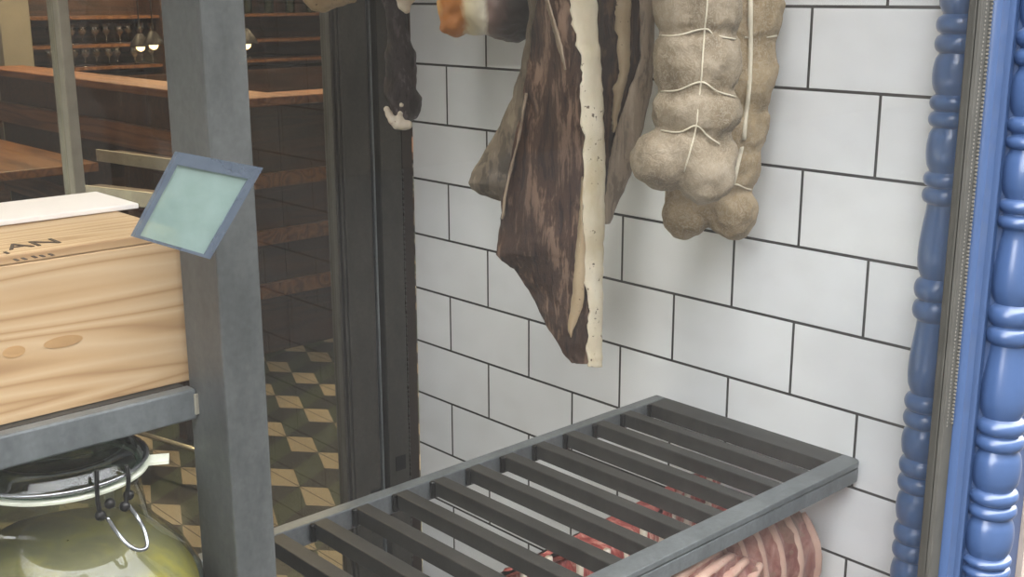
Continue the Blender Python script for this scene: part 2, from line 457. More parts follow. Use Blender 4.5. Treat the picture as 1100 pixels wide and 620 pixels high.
# measured bands in the photograph, bottom to top, (kind, py low, py high)
bands = [('ring', 612, 601), ('bun', 600, 557), ('ring', 556, 541), ('ring', 540, 524), ('bun', 523, 480), ('ring', 479, 462), ('ring', 461, 444),
         ('vase', 443, 362), ('ring', 361, 341), ('ring', 340, 318), ('vase', 317, 238), ('ring', 236, 221), ('ring', 219, 204), ('bun', 203, 154),
         ('ring', 152, 137), ('ring', 135, 118), ('bun', 117, 70), ('ring', 66, 48), ('ring', 46, 28), ('vase', 27, -50)]
zs = [(k, column_z(a), column_z(b)) for k, a, b in bands]
step = zs[0][2]-zs[1][2]
low = []; z = zs[0][1]
while z > .1:
    low.append(('ring', z-.014, z-.001)); low.append(('bun', z-.054, z-.016)); low.append(('ring', z-.069, z-.056)); z -= .070
low = sorted([(k, a, b) for k, a, b in low], key=lambda q: q[1])
top = zs[-1][2]
hi = []
while top < 2.3:
    hi += [('ring', top+.001, top+.014), ('ring', top+.016, top+.029), ('bun', top+.030, top+.07), ('vase', top+.071, top+.16)]; top += .162
turn = low+zs+hi
trim = props(obj('trim_1', build_turned(COLX, COLY, 1., turn), M['blue'], smooth='auto'), kind='structure')
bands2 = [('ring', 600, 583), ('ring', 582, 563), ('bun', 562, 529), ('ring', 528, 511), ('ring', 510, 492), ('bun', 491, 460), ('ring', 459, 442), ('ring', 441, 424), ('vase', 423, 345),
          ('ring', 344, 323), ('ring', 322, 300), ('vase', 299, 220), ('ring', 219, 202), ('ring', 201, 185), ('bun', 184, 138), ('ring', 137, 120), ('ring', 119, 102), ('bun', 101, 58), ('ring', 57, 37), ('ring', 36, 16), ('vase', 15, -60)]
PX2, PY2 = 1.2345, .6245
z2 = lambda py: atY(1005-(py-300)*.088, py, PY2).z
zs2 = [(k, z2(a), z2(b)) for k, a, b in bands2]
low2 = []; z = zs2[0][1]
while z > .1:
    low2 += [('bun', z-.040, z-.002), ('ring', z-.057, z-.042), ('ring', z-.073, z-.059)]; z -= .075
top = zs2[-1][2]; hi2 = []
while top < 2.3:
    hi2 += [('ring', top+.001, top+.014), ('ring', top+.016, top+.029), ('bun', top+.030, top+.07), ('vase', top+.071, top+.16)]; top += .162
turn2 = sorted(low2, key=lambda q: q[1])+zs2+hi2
trim = props(obj('trim_mirrored', build_turned(PX2, PY2, .88, turn2), M['bluemirror'], smooth='auto'), kind='structure')  # reflection of the outer column in the pane, modelled as a solid post

# steel and glass partition behind the display
door = emp_struct('door_1', (1.18, PY, 0))
obj('hinge_stile', B((1.112, 1.168, PY, PY+.045, 0, 2.7)), M['steel_door'], door, bevel=.002)
obj('glazing_bead', B((1.096, 1.101, PY+.004, PY+.03, 0, 2.7), (1.105, 1.110, PY+.002, PY+.03, 0, 2.7), (1.098, 1.114, PY+.012, PY+.034, 0, 2.7)), M['steel_door'], door, bevel=.001)
obj('recess', B((1.165, 1.192, PY+.02, PY+.045, 0, 2.7)), M['black'], door)
obj('edge_strip', B((1.171, 1.1745, PY-.002, PY+.02, 0, 2.7)), M['steel_bar'], door)
obj('wall_stile', B((1.188, 1.234, PY, PY+.045, 0, 2.7)), M['steel_door'], door, bevel=.002)
bm = bmesh.new(); random.seed(3)
for i in range(110):
    z = .45+i*.009+random.uniform(-.002, .002)
    if z > 1.2: break
    ball(bm, (1.2355, PY+.001, z), (.0022, .002, random.uniform(.002, .005)), 1)
props(obj('weld_bead', bm, M['steel_door'], door, smooth=True), kind='stuff')
obj('brown_edge', B((1.237, 1.2585, PY+.002, PY+.045, 0, 2.7)), M['rust'], door)
for x, z in ((1.155, .605), (1.213, .655), (1.213, .60), (1.155, .55)):
    obj('square_slot', B((x-.011, x+.011, PY-.0015, PY+.002, z-.014, z+.014)), M['black'], door)
obj('mullion', B((.652, .668, PY, PY+.04, 0, 2.7)), M['chrome'], door, bevel=.002)
obj('glass_pane', B((-1.6, 1.10, PY+.016, PY+.022, 0, 2.7)), M['doorglass'], door)
obj('left_stile', B((-1.66, -1.6, PY, PY+.045, 0, 2.7)), M['steel_door'], door)

# ------------------------------------------------------------------ steel shelf with crate and jar
SX, SY = .461, .85
sh = empty('shelf_unit', (.1, .95, 0), 'grey steel square-tube shelf unit holding the wooden crate', 'shelf')
obj('post', B((SX-.02, SX+.0185, SY-.02, SY+.046, 0, 2.7)), M['steel_post'], sh, bevel=.0025)
obj('post', B((-.52, -.48, SY-.02, SY+.046, 0, 2.7)), M['steel_post'], sh, bevel=.0025)
ZB = 1.1725
obj('shelf_bar', B((-.48, SX-.0205, SY+.0315, SY+.046, ZB-.0275, ZB)), M['steel_bar'], sh, bevel=.002)
obj('shelf_bar', B((SX-.05, SX-.0205, SY+.0465, 1.45, ZB-.026, ZB-.004)), M['steel_bar'], sh, bevel=.002)
obj('shelf_plate', B((-.48, SX-.024, SY+.0465, 1.45, ZB-.010, ZB-.0003)), M['steel_dark'], sh)
obj('weld', B((SX-.0235, SX-.0195, SY+.029, SY+.0318, ZB-.023, ZB-.004)), M['chrome'], sh, bevel=.001)
obj('lower_plate', B((-.48, SX-.024, SY-.02, 1.20, .836, .8515)), M['steel_dark'], sh)

cr = empty('wooden_crate', (.15, .99, ZB), 'pale pine wooden crate with dark lettering on its lid, on the steel shelf', 'crate')
zc0, zc1 = ZB, 1.3065; CX, CY = .449, .905
obj('front_panel', B((-.2, CX, CY, CY+.014, zc0, zc1-.008)), M['pine'], cr, bevel=.001)
obj('end_panel', B((CX-.014, CX, CY+.0145, CY+.198, zc0, zc1-.008)), M['pine'], cr, bevel=.001)
obj('end_panel', B((-.2, -.186, CY+.0145, CY+.198, zc0, zc1-.008)), M['pine'], cr, bevel=.001)
obj('back_panel', B((-.2, CX, CY+.1985, CY+.213, zc0, zc1-.008)), M['pine'], cr, bevel=.001)
obj('lid', B((-.2, CX, CY, CY+.213, zc1-.0075, zc1)), M['pine'], cr, bevel=.001)
# burnt lettering: two capitals and a line of small strokes
def letters(txt, loc, size, shear=0):
    cu = bpy.data.curves.new('t', 'FONT'); cu.body = txt; cu.size = size; cu.extrude = .0003
    o = bpy.data.objects.new('t', cu); COL.objects.link(o)
    dg = bpy.context.evaluated_depsgraph_get(); dg.update()
    me = bpy.data.meshes.new_from_object(o.evaluated_get(dg)); b = bmesh.new(); b.from_mesh(me)
    bpy.data.objects.remove(o)
    bmesh.ops.translate(b, verts=b.verts[:], vec=Vector(loc)); return b
a = atZ(8, 268, zc1); obj('printed_lettering', letters('AN', (a.x, a.y-.004, zc1+.0003), .030), M['ink'], cr)
bm = bmesh.new()
for px, py in ((7, 272), (17.5, 279.7), (26, 278.5), (37, 276.5), (45.5, 275.5), (55, 274)):
    a = atZ(px, py, zc1); box(bm, a.x-.0012, a.x+.0012, a.y-.004, a.y+.004, zc1+.0001, zc1+.0006)
props(obj('printed_strokes', bm, M['ink'], cr), kind='stuff')
for px, py, w, h in ((68, 367, 20, 6), (15, 378, 11, 6)):      # knots in the front board
    a = atY(px, py, CY); bm = bmesh.new()
    lathe(bm, [(0.0001, 0), (w/1250, 0), (w/1250, .0003), (.0001, .0003)], (0, 0, 0), 24)
    bmesh.ops.scale(bm, vec=(1, h/w, 1), verts=bm.verts[:]); bmesh.ops.rotate(bm, cent=(0, 0, 0), matrix=Matrix.Rotation(PI/2, 3, 'X'), verts=bm.verts[:])
    bmesh.ops.translate(bm, vec=(a.x, CY-.0001, a.z), verts=bm.verts[:]); obj('wood_knot', bm, plain('knot_wood', 'b18c5e', .6), cr)
pp = B((-.2, .468, 1.024, 1.117, zc1+.0006, zc1+.0055))
tag_ = props(obj('paper_stack', pp, M['paper'], bevel=.001), 'flat stack of white paper lying along the back of the crate lid', 'paper')

# clip-top jar
JX, JY = .306, .845
jar = empty('clip_top_jar', (JX, JY, .90), 'large clip-top glass jar of yellow-green preserves with white rubber seal, under the steel shelf', 'jar')
zs_ = atY(60, 505, JY).z      # height of the seal
body = [(.02, .9005), (.088, .901), (.099, .91), (.1015, .93), (.1015, 1.035), (.0990, 1.052), (.088, 1.073), (.071, 1.091), (.0610, 1.104), (.0575, zs_-.012), (.060, zs_-.008), (.0605, zs_-.002)]
bm = bmesh.new(); lathe(bm, body, (JX, JY, 0), 56); obj('jar_body', bm, M['jarglass'], jar, smooth=True)
inn = [(.001, .905), (.084, .906), (.0955, .915), (.098, .93), (.098, 1.033), (.0955, 1.050), (.084, 1.069), (.067, 1.086), (.001, 1.089)]
bm = bmesh.new(); lathe(bm, inn, (JX, JY, 0), 48); props(obj('preserves', bm, M['food'], jar, smooth=True, noise_amp=.0012, noise_scale=30), kind='stuff')
bm = bmesh.new(); lathe(bm, [(.056, zs_-.0015), (.0655, zs_-.0012), (.066, zs_+.0008), (.056, zs_+.0012), (.056, zs_-.0015)], (JX, JY, 0), 56)
ta = math.radians(-28)
c_ = Vector((JX+.068*math.cos(ta), JY+.068*math.sin(ta), zs_)); t_ = bmesh.new()
box(t_, -.010, .012, -.008, .008, -.0013, .0013); bmesh.ops.rotate(t_, cent=(0, 0, 0), matrix=Matrix.Rotation(ta, 3, 'Z'), verts=t_.verts[:]); bmesh.ops.translate(t_, vec=c_, verts=t_.verts[:])
me_ = bpy.data.meshes.new('x'); t_.to_mesh(me_); t_.free(); bm.from_mesh(me_)
obj('rubber_seal', bm, M['seal'], jar, smooth='auto')
lid = [(.0605, zs_+.0015), (.063, zs_+.003), (.063, zs_+.007), (.0605, zs_+.009), (.059, zs_+.013), (.055, zs_+.016), (.048, zs_+.017), (.046, zs_+.013), (.001, zs_+.012)]
bm = bmesh.new(); lathe(bm, lid, (JX, JY, 0), 56); obj('lid', bm, M['lidglass'], jar, smooth=True)
# wire bail: band round the lid, uprights, hinge coils and the hanging loop
def cyl_at(px, py, r):        # point on the jar's cylinder of radius r seen at a pixel
    d = ray(px, py); o = CAM - Vector((JX, JY, 0)); A = d.x*d.x+d.y*d.y; Bq = 2*(o.x*d.x+o.y*d.y); Cq = o.x**2+o.y**2-r*r
    disc = max(0, Bq*Bq-4*A*Cq); return CAM + d*((-Bq-math.sqrt(disc))/(2*A))
wire = bmesh.new()
tube(wire, [(JX+.0645*math.cos(2*PI*k/48), JY+.0645*math.sin(2*PI*k/48), zs_+.0062) for k in range(49)], .0015, 6)
obj('wire_band', wire, M['wire'], jar, smooth=True)
wire = bmesh.new()
tube(wire, smoothpath([cyl_at(104, 505, .066), cyl_at(104, 520, .0675), cyl_at(105, 540, .0645), cyl_at(108, 553, .064)]), .0017, 6)
tube(wire, smoothpath([cyl_at(136, 500, .0655), cyl_at(138, 515, .067), cyl_at(136, 535, .0645), cyl_at(134, 545, .064)]), .0017, 6)
for px, py in ((108, 554), (118, 541), (134, 544), (138, 532)):
    ball(wire, cyl_at(px, py, .0635), .0042, 2)
obj('hinge_wire', wire, M['bolt'], jar, smooth=True)
wire = bmesh.new()
tube(wire, smoothpath([cyl_at(115, 556, .064), cyl_at(127, 574, .070), cyl_at(141, 588, .080), cyl_at(152, 591, .084), cyl_at(158, 586, .084), cyl_at(155, 570, .078), cyl_at(147, 555, .069), cyl_at(137, 542, .064)], 8), .0016, 8)
obj('wire_loop', wire, M['wire'], jar, smooth=True)

jar.scale = (1.08, 1.08, 1.08); jar.location = (JX*1.08, JY*1.08, .852)

# small pale green framed panel put in for a reflection in the window
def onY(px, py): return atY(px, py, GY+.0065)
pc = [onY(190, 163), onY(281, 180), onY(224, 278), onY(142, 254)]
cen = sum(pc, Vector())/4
sg = empty('window_reflection', cen, 'small tilted pale green see-through panel in a blue-grey frame standing in for a reflection in the window pane', 'reflection')
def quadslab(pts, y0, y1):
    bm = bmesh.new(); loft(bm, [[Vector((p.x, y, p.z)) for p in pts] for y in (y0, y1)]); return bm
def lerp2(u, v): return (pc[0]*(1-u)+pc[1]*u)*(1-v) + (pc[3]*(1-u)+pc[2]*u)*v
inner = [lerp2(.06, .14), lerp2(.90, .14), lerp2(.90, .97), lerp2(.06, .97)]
obj('reflected_face', quadslab(inner, GY+.0055, GY+.0075), M['panel'], sg)
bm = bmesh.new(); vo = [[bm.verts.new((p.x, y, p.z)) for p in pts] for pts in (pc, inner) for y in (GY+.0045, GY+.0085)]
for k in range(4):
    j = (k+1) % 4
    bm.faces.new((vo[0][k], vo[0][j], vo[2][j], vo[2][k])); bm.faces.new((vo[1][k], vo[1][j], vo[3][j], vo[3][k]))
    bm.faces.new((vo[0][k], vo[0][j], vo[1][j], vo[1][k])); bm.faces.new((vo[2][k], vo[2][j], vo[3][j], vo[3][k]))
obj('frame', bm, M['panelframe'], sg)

# ------------------------------------------------------------------ slatted steel rack on the tiled wall
RZ, RB, RF = .9255, 1.046, .715
rk = empty('slatted_rack', (.85, .88, RZ-.03), 'dark steel slatted rack reaching out from the white tiled wall', 'rack')
bm = B((.50, WX-.0005, RB-.007, RB+.011, RZ-.026, RZ)); obj('back_rail', bm, M['steel_bar'], rk, bevel=.0015)
bm = bmesh.new()
x0, x1, n = .50, 1.2585, 6
def rrect(z0, z1, ya, yb, rad=.012):
    pts = [(x0, ya), (x0, yb)]
    pts += [(x1, yb)] + [(x1-rad+rad*math.cos(a), ya+rad-rad*math.sin(a)) for a in [i*PI/2/n for i in range(n+1)]]
    loft(bm, [[Vector((x, y, z)) for x, y in pts] for z in (z0, z1)])
rrect(RZ-.007, RZ, RF, RF+.028)
rrect(RZ-.0095, RZ-.007, RF+.003, RF+.028)
rrect(RZ-.027, RZ-.0095, RF+.0005, RF+.024)
obj('front_rail', bm, M['steel_bar'], rk, bevel=.0008)
for k in range(-2, 11):
    x = .646+.0572*k
    s = obj('slat', B((x+.002, x+.0205, RF+.026, RB-.0075, RZ-.019, RZ)), M['steel_dark'], rk, bevel=.0012)
    if k >= -1:
        bb = bmesh.new(); tube(bb, [(x+.0005, RB-.0105, RZ-.002), (x+.0005, RB-.0105, RZ-.021)], .0036, 10)
        ball(bb, (x+.0005, RB-.0105, RZ-.002), (.0042, .0042, .0025), 2)
        obj('bolt', bb, M['bolt'], s, smooth='auto')
obj('end_slat', B((1.235, WX-.001, RF+.026, RB-.0075, RZ-.019, RZ)), M['steel_dark'], rk, bevel=.0012)

# ------------------------------------------------------------------ hanging meats
HR = 1.95
rail = empty('meat_rail', (1.1, 1.1, HR), 'round steel rail above the window display from which the cured meats hang', 'rail')
bm = bmesh.new(); 
for yy in (.92, 1.04, 1.20, 1.42): tube(bm, [(.56, yy, HR), (WX-.001, yy, HR)], .011, 12)
obj('rail_tube', bm, M['steel_bar'], rail, smooth=True)
for xx in (.62, .92, 1.2):
    bm = bmesh.new(); tube(bm, [(xx, .905, HR+.012), (xx, 1.46, HR+.012)], .008, 8); tube(bm, [(xx, 1.1, HR+.012), (xx, 1.1, 2.70)], .008, 8)
    obj('rail_hanger', bm, M['steel_bar'], rail, smooth=True)
def hang(parent, top):
    """looped string from the thing's top to the rail above"""
    yy = min((.92, 1.04, 1.20, 1.42), key=lambda q: abs(q-top.y)); t = Vector(top)
    bm = bmesh.new(); tube(bm, [t-Vector((0, 0, .03)), t+(Vector((t.x, yy, HR-.012))-t)*.5, (t.x, yy, HR-.0115)], .0022, 6)
    obj('hanging_string', bm, M['string'], parent, smooth=True)

def slab_rings(rows, D_left, D_front, D_right, thick, nseg=(14, 8, 10), amp=.003, sub=6):
    """rows of (py, left px, corner px, right px): broad meat face left, rind edge right; returns rings with wobbly outlines"""
    # densify
    dense = []
    for a, b in zip(rows, rows[1:]):
        for k in range(sub):
            t = k/sub; dense.append([x+(y-x)*t for x, y in zip(a, b)])
    dense.append(list(rows[-1]))
    rings = []
    for py, l, c, r in dense:
        w = max(.02, min(1, (r-l)/70))
        L = atD(l, py, D_front+(D_left-D_front)*w); Cn = atD(c, py, D_front); Rr = atD(r, py, D_right)
        back = Vector((RT.x, RT.y, 0)).normalized().cross(Vector((0, 0, 1)))*-1
        back = Vector((FW.x, FW.y, 0)).normalized()
        Lb = L + back*thick*.35*w; Rb = Rr + back*thick*w
        ring = []
        for i in range(nseg[0]):
            t = i/nseg[0]; p = L.lerp(Cn, t); ring.append(p - back*.006*math.sin(PI*t)*w)
        for i in range(nseg[1]):
            t = i/nseg[1]; p = Cn.lerp(Rr, t); ring.append(p - back*.003*math.sin(PI*t))
        for i in range(3): ring.append(Rr.lerp(Rb, i/3))
        for i in range(nseg[2]): ring.append(Rb.lerp(Lb, i/nseg[2]) + back*.004*math.sin(PI*i/nseg[2])*w)
        ring.append(Lb.lerp(L, .33))
        ring.append(Lb.lerp(L, .66))
        rings.append(ring)
    return rings

def slab(parent, name, rows, Ds, thick, mats, band=None, amp=.0025, **kw):
    rings = slab_rings(rows, *Ds, thick, **kw); bm = bmesh.new(); rv = loft(bm, rings)
    return obj(name, bm, mats, parent, smooth=True, noise_amp=amp, noise_scale=38)

rowsA = [(-150, 590, 596, 630), (-90, 584, 600, 636), (-40, 580, 606, 640), (0, 577, 611, 641), (42, 570, 619, 643), (69, 566, 624, 646), (105, 563, 625, 648), (162, 552, 627, 650), (216, 539, 625, 650), (255, 536, 624, 649),
         (273, 534, 625, 648), (289, 552, 627, 648), (325, 575, 630, 648), (354, 590, 631, 647), (384, 608, 631, 647), (391, 614, 631, 647)]
D = (1.50, 1.43, 1.455)
cA = atD(600, 200, 1.46)
bA = empty('cured_belly', (cA.x, cA.y, 1.03), 'large dark cured belly slab with a thick cream fat edge, hanging lowest', 'meat', 'hanging cured bellies')
rowsLean = [(y, l, c+1, c+2) for y, l, c, r in rowsA]
o = slab(bA, 'lean_meat', rowsLean, (D[0], D[1]+.004, D[1]+.012), .035, M['belly'], amp=.004)
random.seed(5)
# inner fat layer showing in the lean face as a tapering pale streak
def strip(parent, name, path, D0, D1, th, mat, amp=.0015, jag=1.3):
    """upright strip given as rows (py, left, right)"""
    rows = []
    for a, b in zip(path, path[1:]):
        for k in range(8): rows.append([x+(y-x)*k/8 for x, y in zip(a, b)])
    rows.append(list(path[-1])); rings = []
    back = Vector((FW.x, FW.y, 0)).normalized()
    for py, l, r in rows:
        jl, jr = jag*(noise.noise(Vector((py*.07, 1.7, l*.01)))+.6*noise.noise(Vector((py*.22, 4.7, l*.02)))), 1.0*noise.noise(Vector((py*.11, 8.2, r*.01)))
        L = atD(l+jl, py, D0); Rr = atD(r+jr, py, D1); ring = []
        for i in range(9):
            t = i/8; ring.append(L.lerp(Rr, t) - back*(.004*math.sin(PI*t)))
        for i in range(9):
            t = 1-i/8; ring.append(L.lerp(Rr, t) + back*th*(.55+.45*math.sin(PI*t)))
        rings.append(ring)
    bm = bmesh.new(); loft(bm, rings); return obj(name, bm, mat, parent, smooth=True, noise_amp=amp, noise_scale=60)
strip(bA, 'fat_edge', [(y, c, r) for y, l, c, r in rowsA[:-1]] + [(394, 629.5, 647)], 1.428, 1.45, .03, M['fat'], jag=4.)
strip(bA, 'fat_streak', [(190, 624.5, 626), (235, 621.5, 626), (262, 619.5, 628.5), (300, 616.5, 628.5), (325, 613, 627), (345, 610, 621), (356, 610, 616), (362, 612, 614)], 1.4335, 1.4285, .004, M['fat_dull'], .0008)
strip(bA, 'fat_streak', [(0, 585, 590), (25, 592, 597), (48, 598, 604), (66, 603, 607), (75, 606, 608)], 1.450, 1.441, .006, M['skin'], .0008)
strip(bA, 'fat_streak', [(100, 564, 567), (150, 556, 558.5), (200, 543, 546), (235, 538, 541)], 1.488, 1.487, .006, M['skin'], .0008)
hang(bA, atD(612, -150, 1.46))

cB = atD(670, 100, 1.53)
bB = empty('cured_belly', (cB.x, cB.y, 1.2), 'dark belly piece with grey rind between the big slab and the tied rolls', 'meat', 'hanging cured bellies')
slab(bB, 'lean_meat', [(-150, 636, 650, 688), (-40, 640, 650, 690), (0, 640, 650, 690), (60, 641, 650, 689), (100, 642, 650, 678), (130, 643, 650, 668), (150, 643, 649, 661), (190, 643, 648, 654), (208, 643, 647, 650)], (1.535, 1.52, 1.54), .04, M['belly_black'], amp=.003)
strip(bB, 'fat_layer', [(-150, 660, 676), (0, 662, 678), (20, 662, 677), (70, 664, 677), (100, 661, 670), (130, 659, 664), (142, 658, 660)], 1.519, 1.524, .012, M['fat_dull'], jag=4.)
strip(bB, 'rind', [(-150, 690, 704), (0, 688, 705), (60, 689, 703), (100, 676, 699), (150, 659, 688), (190, 651, 677), (215, 648, 666), (240, 648, 655)], 1.530, 1.545, .02, M['skin'])
hang(bB, atD(662, -150, 1.53))

cC = atD(535, 180, 1.60)
bC = empty('cured_belly', (cC.x, cC.y, 1.23), 'grey speckled corner of cured belly hanging behind the left side of the big slab', 'meat', 'hanging cured bellies')
slab(bC, 'rind_face', [(-150, 575, 590, 612), (-20, 568, 585, 612), (20, 568, 586, 612), (72, 560, 586, 610), (105, 551, 580, 608), (150, 528, 566, 600), (185, 508, 552, 590), (196, 503, 548, 585), (203, 507, 548, 582), (210, 519, 548, 575), (217, 536, 550, 566)], (1.60, 1.57, 1.60), .03, M['rind_dark'], amp=.003)
hang(bC, atD(592, -150, 1.59))

# tied rolls -----------------------------------------------------------
def roll_mesh(rows, D, lobes, voxel=.0032):
    bm = bmesh.new(); dense = []
    for a, b in zip(rows, rows[1:]):
        for k in range(5): dense.append([x+(y-x)*k/5 for x, y in zip(a, b)])
    dense.append(list(rows[-1])); rings = []
    fwd = Vector((FW.x, FW.y, 0)).normalized()
    for py, l, r in dense:
        c = atD((l+r)/2, py, D); e = atD(r, py, D); rad = (e-c).length
        s = Vector((RT.x, RT.y, 0)).normalized()
        rings.append([c + s*rad*math.cos(2*PI*k/36) + fwd*rad*.92*math.sin(2*PI*k/36) for k in range(36)])
    loft(bm, rings)
    for px, py, rpx, dd, sq in lobes:
        c = atD(px, py, D+dd); r = rpx*(c-CAM).dot(FW)/F; ball(bm, c, (r, r, r*sq), 3)
    return fuse(bm, voxel, 8)

def segs(pin, left, right, depth):
    """bulging segments between pinch heights"""
    rows = []
    for a, b in zip(pin, pin[1:]):
        for k in range(6):
            t = k/6; y = a+(b-a)*t; s = math.sin(PI*t)**.5
            l = left(y)+depth*(1-s); r = right(y)-depth*(1-s); rows.append((y, l, r))
    return rows + [(pin[-1], left(pin[-1])+depth, right(pin[-1])-depth)]
cR = atD(748, 120, 1.40)
rf = empty('tied_meat_roll', (cR.x, cR.y, 1.2), 'pale grey netted meat roll tied with white string, front one of the hanging pair', 'meat', 'tied meat rolls')
rows = segs([-150, -90, -28, 36, 98, 140], lambda y: 700, lambda y: 797, 9) + [(160, 705, 780)]
bm = roll_mesh(rows, 1.385, [(712, 172, 34, -.012, .98), (703, 178, 24, -.012, .95), (757, 186, 31, -.014, 1.1), (738, 160, 36, -.01, .9), (765, 165, 28, 0, .95)])
bmc = bm.copy(); bvh_f = BVHTree.FromBMesh(bmc)
obj('casing', bm, M['net'], rf, smooth=True, noise_amp=.004, noise_scale=34)
cR2 = atD(795, 120, 1.47)
rr = empty('tied_meat_roll', (cR2.x, cR2.y, 1.18), 'tan netted meat roll hanging behind and right of the pale one, its two lobes lower', 'meat', 'tied meat rolls')
rows = segs([-150, -90, -20, 40, 118, 160, 200], lambda y: 742-max(0, y)*.05, lambda y: 842-max(0, y-20)*.115-max(0, y-90)*.06, 6) + [(215, 735, 805)]
bm = roll_mesh(rows, 1.487, [(787, 229, 28, -.012, 1.02), (736, 232, 25, -.005, 1.05), (760, 215, 30, 0, .9), (740, 205, 26, 0, 1.)])
bmc2 = bm.copy(); bvh_r = BVHTree.FromBMesh(bmc2)
obj('casing', bm, M['net_tan'], rr, smooth=True, noise_amp=.004, noise_scale=34)
def on_skin(bvh, pts, off=.001, n=5):
    out = []
    px = smoothpath([Vector((x, y, 0)) for x, y in pts], n)
    for p in px:
        d = ray(p.x, p.y).normalized(); h = bvh.ray_cast(CAM, d)
        if h[0] is not None: out.append(h[0] - d*off)
    return out
def cords(bvh, parent, paths, r, name='string'):
    for i, pth in enumerate(paths):
        pts = on_skin(bvh, pth)
        if len(pts) > 2:
            bm = bmesh.new(); tube(bm, pts, r, 6); obj(name, bm, M['string'], parent, smooth=True)
cords(bvh_f, rf, [[(761, -60), (760, 0), (757, 31), (755, 60), (753, 88), (750, 112), (748, 135), (742, 160), (735, 184)],
                  [(704, 38), (728, 38), (757, 31), (768, 38), (790, 42)], [(706, 98), (728, 97), (753, 88), (770, 98), (790, 104)], [(710, 140), (730, 142), (748, 135), (760, 146), (773, 155)]], .0010)
cords(bvh_r, rr, [[(806, -60), (806, 0), (806, 60), (804, 100), (801, 125), (799, 150)]], .003, 'white_cord')
cords(bvh_r, rr, [[(797, 158), (793, 175), (788, 197)]], .0026, 'tan_cord')
cords(bvh_r, rr, [[(778, 201), (790, 198), (803, 203), (812, 204)], [(800, 40), (820, 40), (838, 38)]], .0012)
hang(rf, atD(752, -140, 1.40)); hang(rr, atD(795, -140, 1.468))

# hams -----------------------------------------------------------------
cH = atD(522, -10, 1.66)
hm = empty('cured_ham', (cH.x, cH.y, 1.46), 'ham end with orange crust, white fat and dark lean, left of the big slab', 'ham', 'hanging hams')
bm = bmesh.new()
for px, py, r, dd in ((495, 5, 24, 0), (489, 24, 14, -.01), (480, 30, 7, -.01), (515, 0, 36, 0), (540, 10, 32, -.01), (552, 20, 24, 0), (525, 17, 21, -.012), (520, -50, 52, .02), (530, -110, 44, .02), (535, -150, 26, .02)):
    c = atD(px, py, 1.66+dd); ball(bm, c, r*(c-CAM).dot(FW)/F, 3)
obj('ham_body', fuse(bm, .0035, 5), M['ham'], hm, smooth=True, noise_amp=.006, noise_scale=26)
hang(hm, atD(535, -170, 1.68))

cL = atD(428, 60, 1.80)
lg = empty('dried_shank', (cL.x, cL.y, 1.29), 'thin dark grey dried leg hanging against the steel door frame', 'ham', 'hanging hams')
rows = [(-150, 408, 432), (-60, 407, 434), (-10, 409, 434), (12, 413, 436), (35, 416, 440), (60, 412, 443), (85, 411, 447), (105, 413, 450), (118, 417, 449), (128, 421, 446), (136, 426, 441)]
dense = []
for a, b in zip(rows, rows[1:]):
    for k in range(6): dense.append([x+(y-x)*k/6 for x, y in zip(a, b)])
fwd = Vector((FW.x, FW.y, 0)).normalized(); sd = Vector((RT.x, RT.y, 0)).normalized(); rings = []
for py, l, r in dense:
    c = atD((l+r)/2, py, 1.8); rad = (atD(r, py, 1.8)-c).length
    rings.append([c + sd*rad*math.cos(2*PI*k/28)*(1+.10*math.cos(3*2*PI*k/28)) + fwd*rad*.8*math.sin(2*PI*k/28) for k in range(28)])
bm = bmesh.new(); loft(bm, rings); obj('dried_meat', bm, M['leg'], lg, smooth=True, noise_amp=.006, noise_scale=30)
bm = bmesh.new(); pts = [(415, 117, 2.5), (418, 123, 3.2), (422, 129, 4), (427, 134, 4.5), (433, 135, 4), (438, 134, 3.8), (430, 122, 2.5), (431, 113, 2), (430, 128, 3)]
for px, py, r in pts:
    c = atD(px, py, 1.765); ball(bm, c, r*c.length/F*1.1, 2)
obj('white_fat', fuse(bm, .0022, 3), M['bone'], lg, smooth=True, noise_amp=.0015, noise_scale=70)
hang(lg, atD(420, -150, 1.80))
bm = bmesh.new()
for px, py, r in ((427, -8, 9), (433, 4, 7), (437, 9, 5), (440, -4, 7), (428, -26, 13), (430, -60, 17), (430, -100, 15), (430, -135, 9)):
    c = atD(px, py, 1.66); ball(bm, c, r*(c-CAM).dot(FW)/F, 2)
c = atD(430, 0, 1.66)
kn = empty('ham_shank', (c.x, c.y, 1.48), 'cream lumpy bone end poking down at the top edge above the dark dried leg', 'ham')
obj('bone_end', fuse(bm, .003, 3), M['bone'], kn, smooth=True, noise_amp=.004, noise_scale=50); hang(kn, atD(430, -140, 1.66))
bm = bmesh.new()
for px, py, r in ((345, -12, 24), (358, -16, 25), (334, -14, 16), (372, -3, 8), (379, 0, 5), (352, -60, 50), (352, -110, 48), (352, -150, 26)):
    c = atD(px, py, 1.70); ball(bm, c, r*(c-CAM).dot(FW)/F, 3)
c = atD(350, 0, 1.70)
hb = empty('cured_ham', (c.x, c.y, 1.48), 'beige ham whose rounded bottom shows at the top edge before the dark doorway', 'ham', 'hanging hams')
obj('ham_body', fuse(bm, .004, 5), M['beige'], hb, smooth=True, noise_amp=.004, noise_scale=22); hang(hb, atD(352, -165, 1.70))

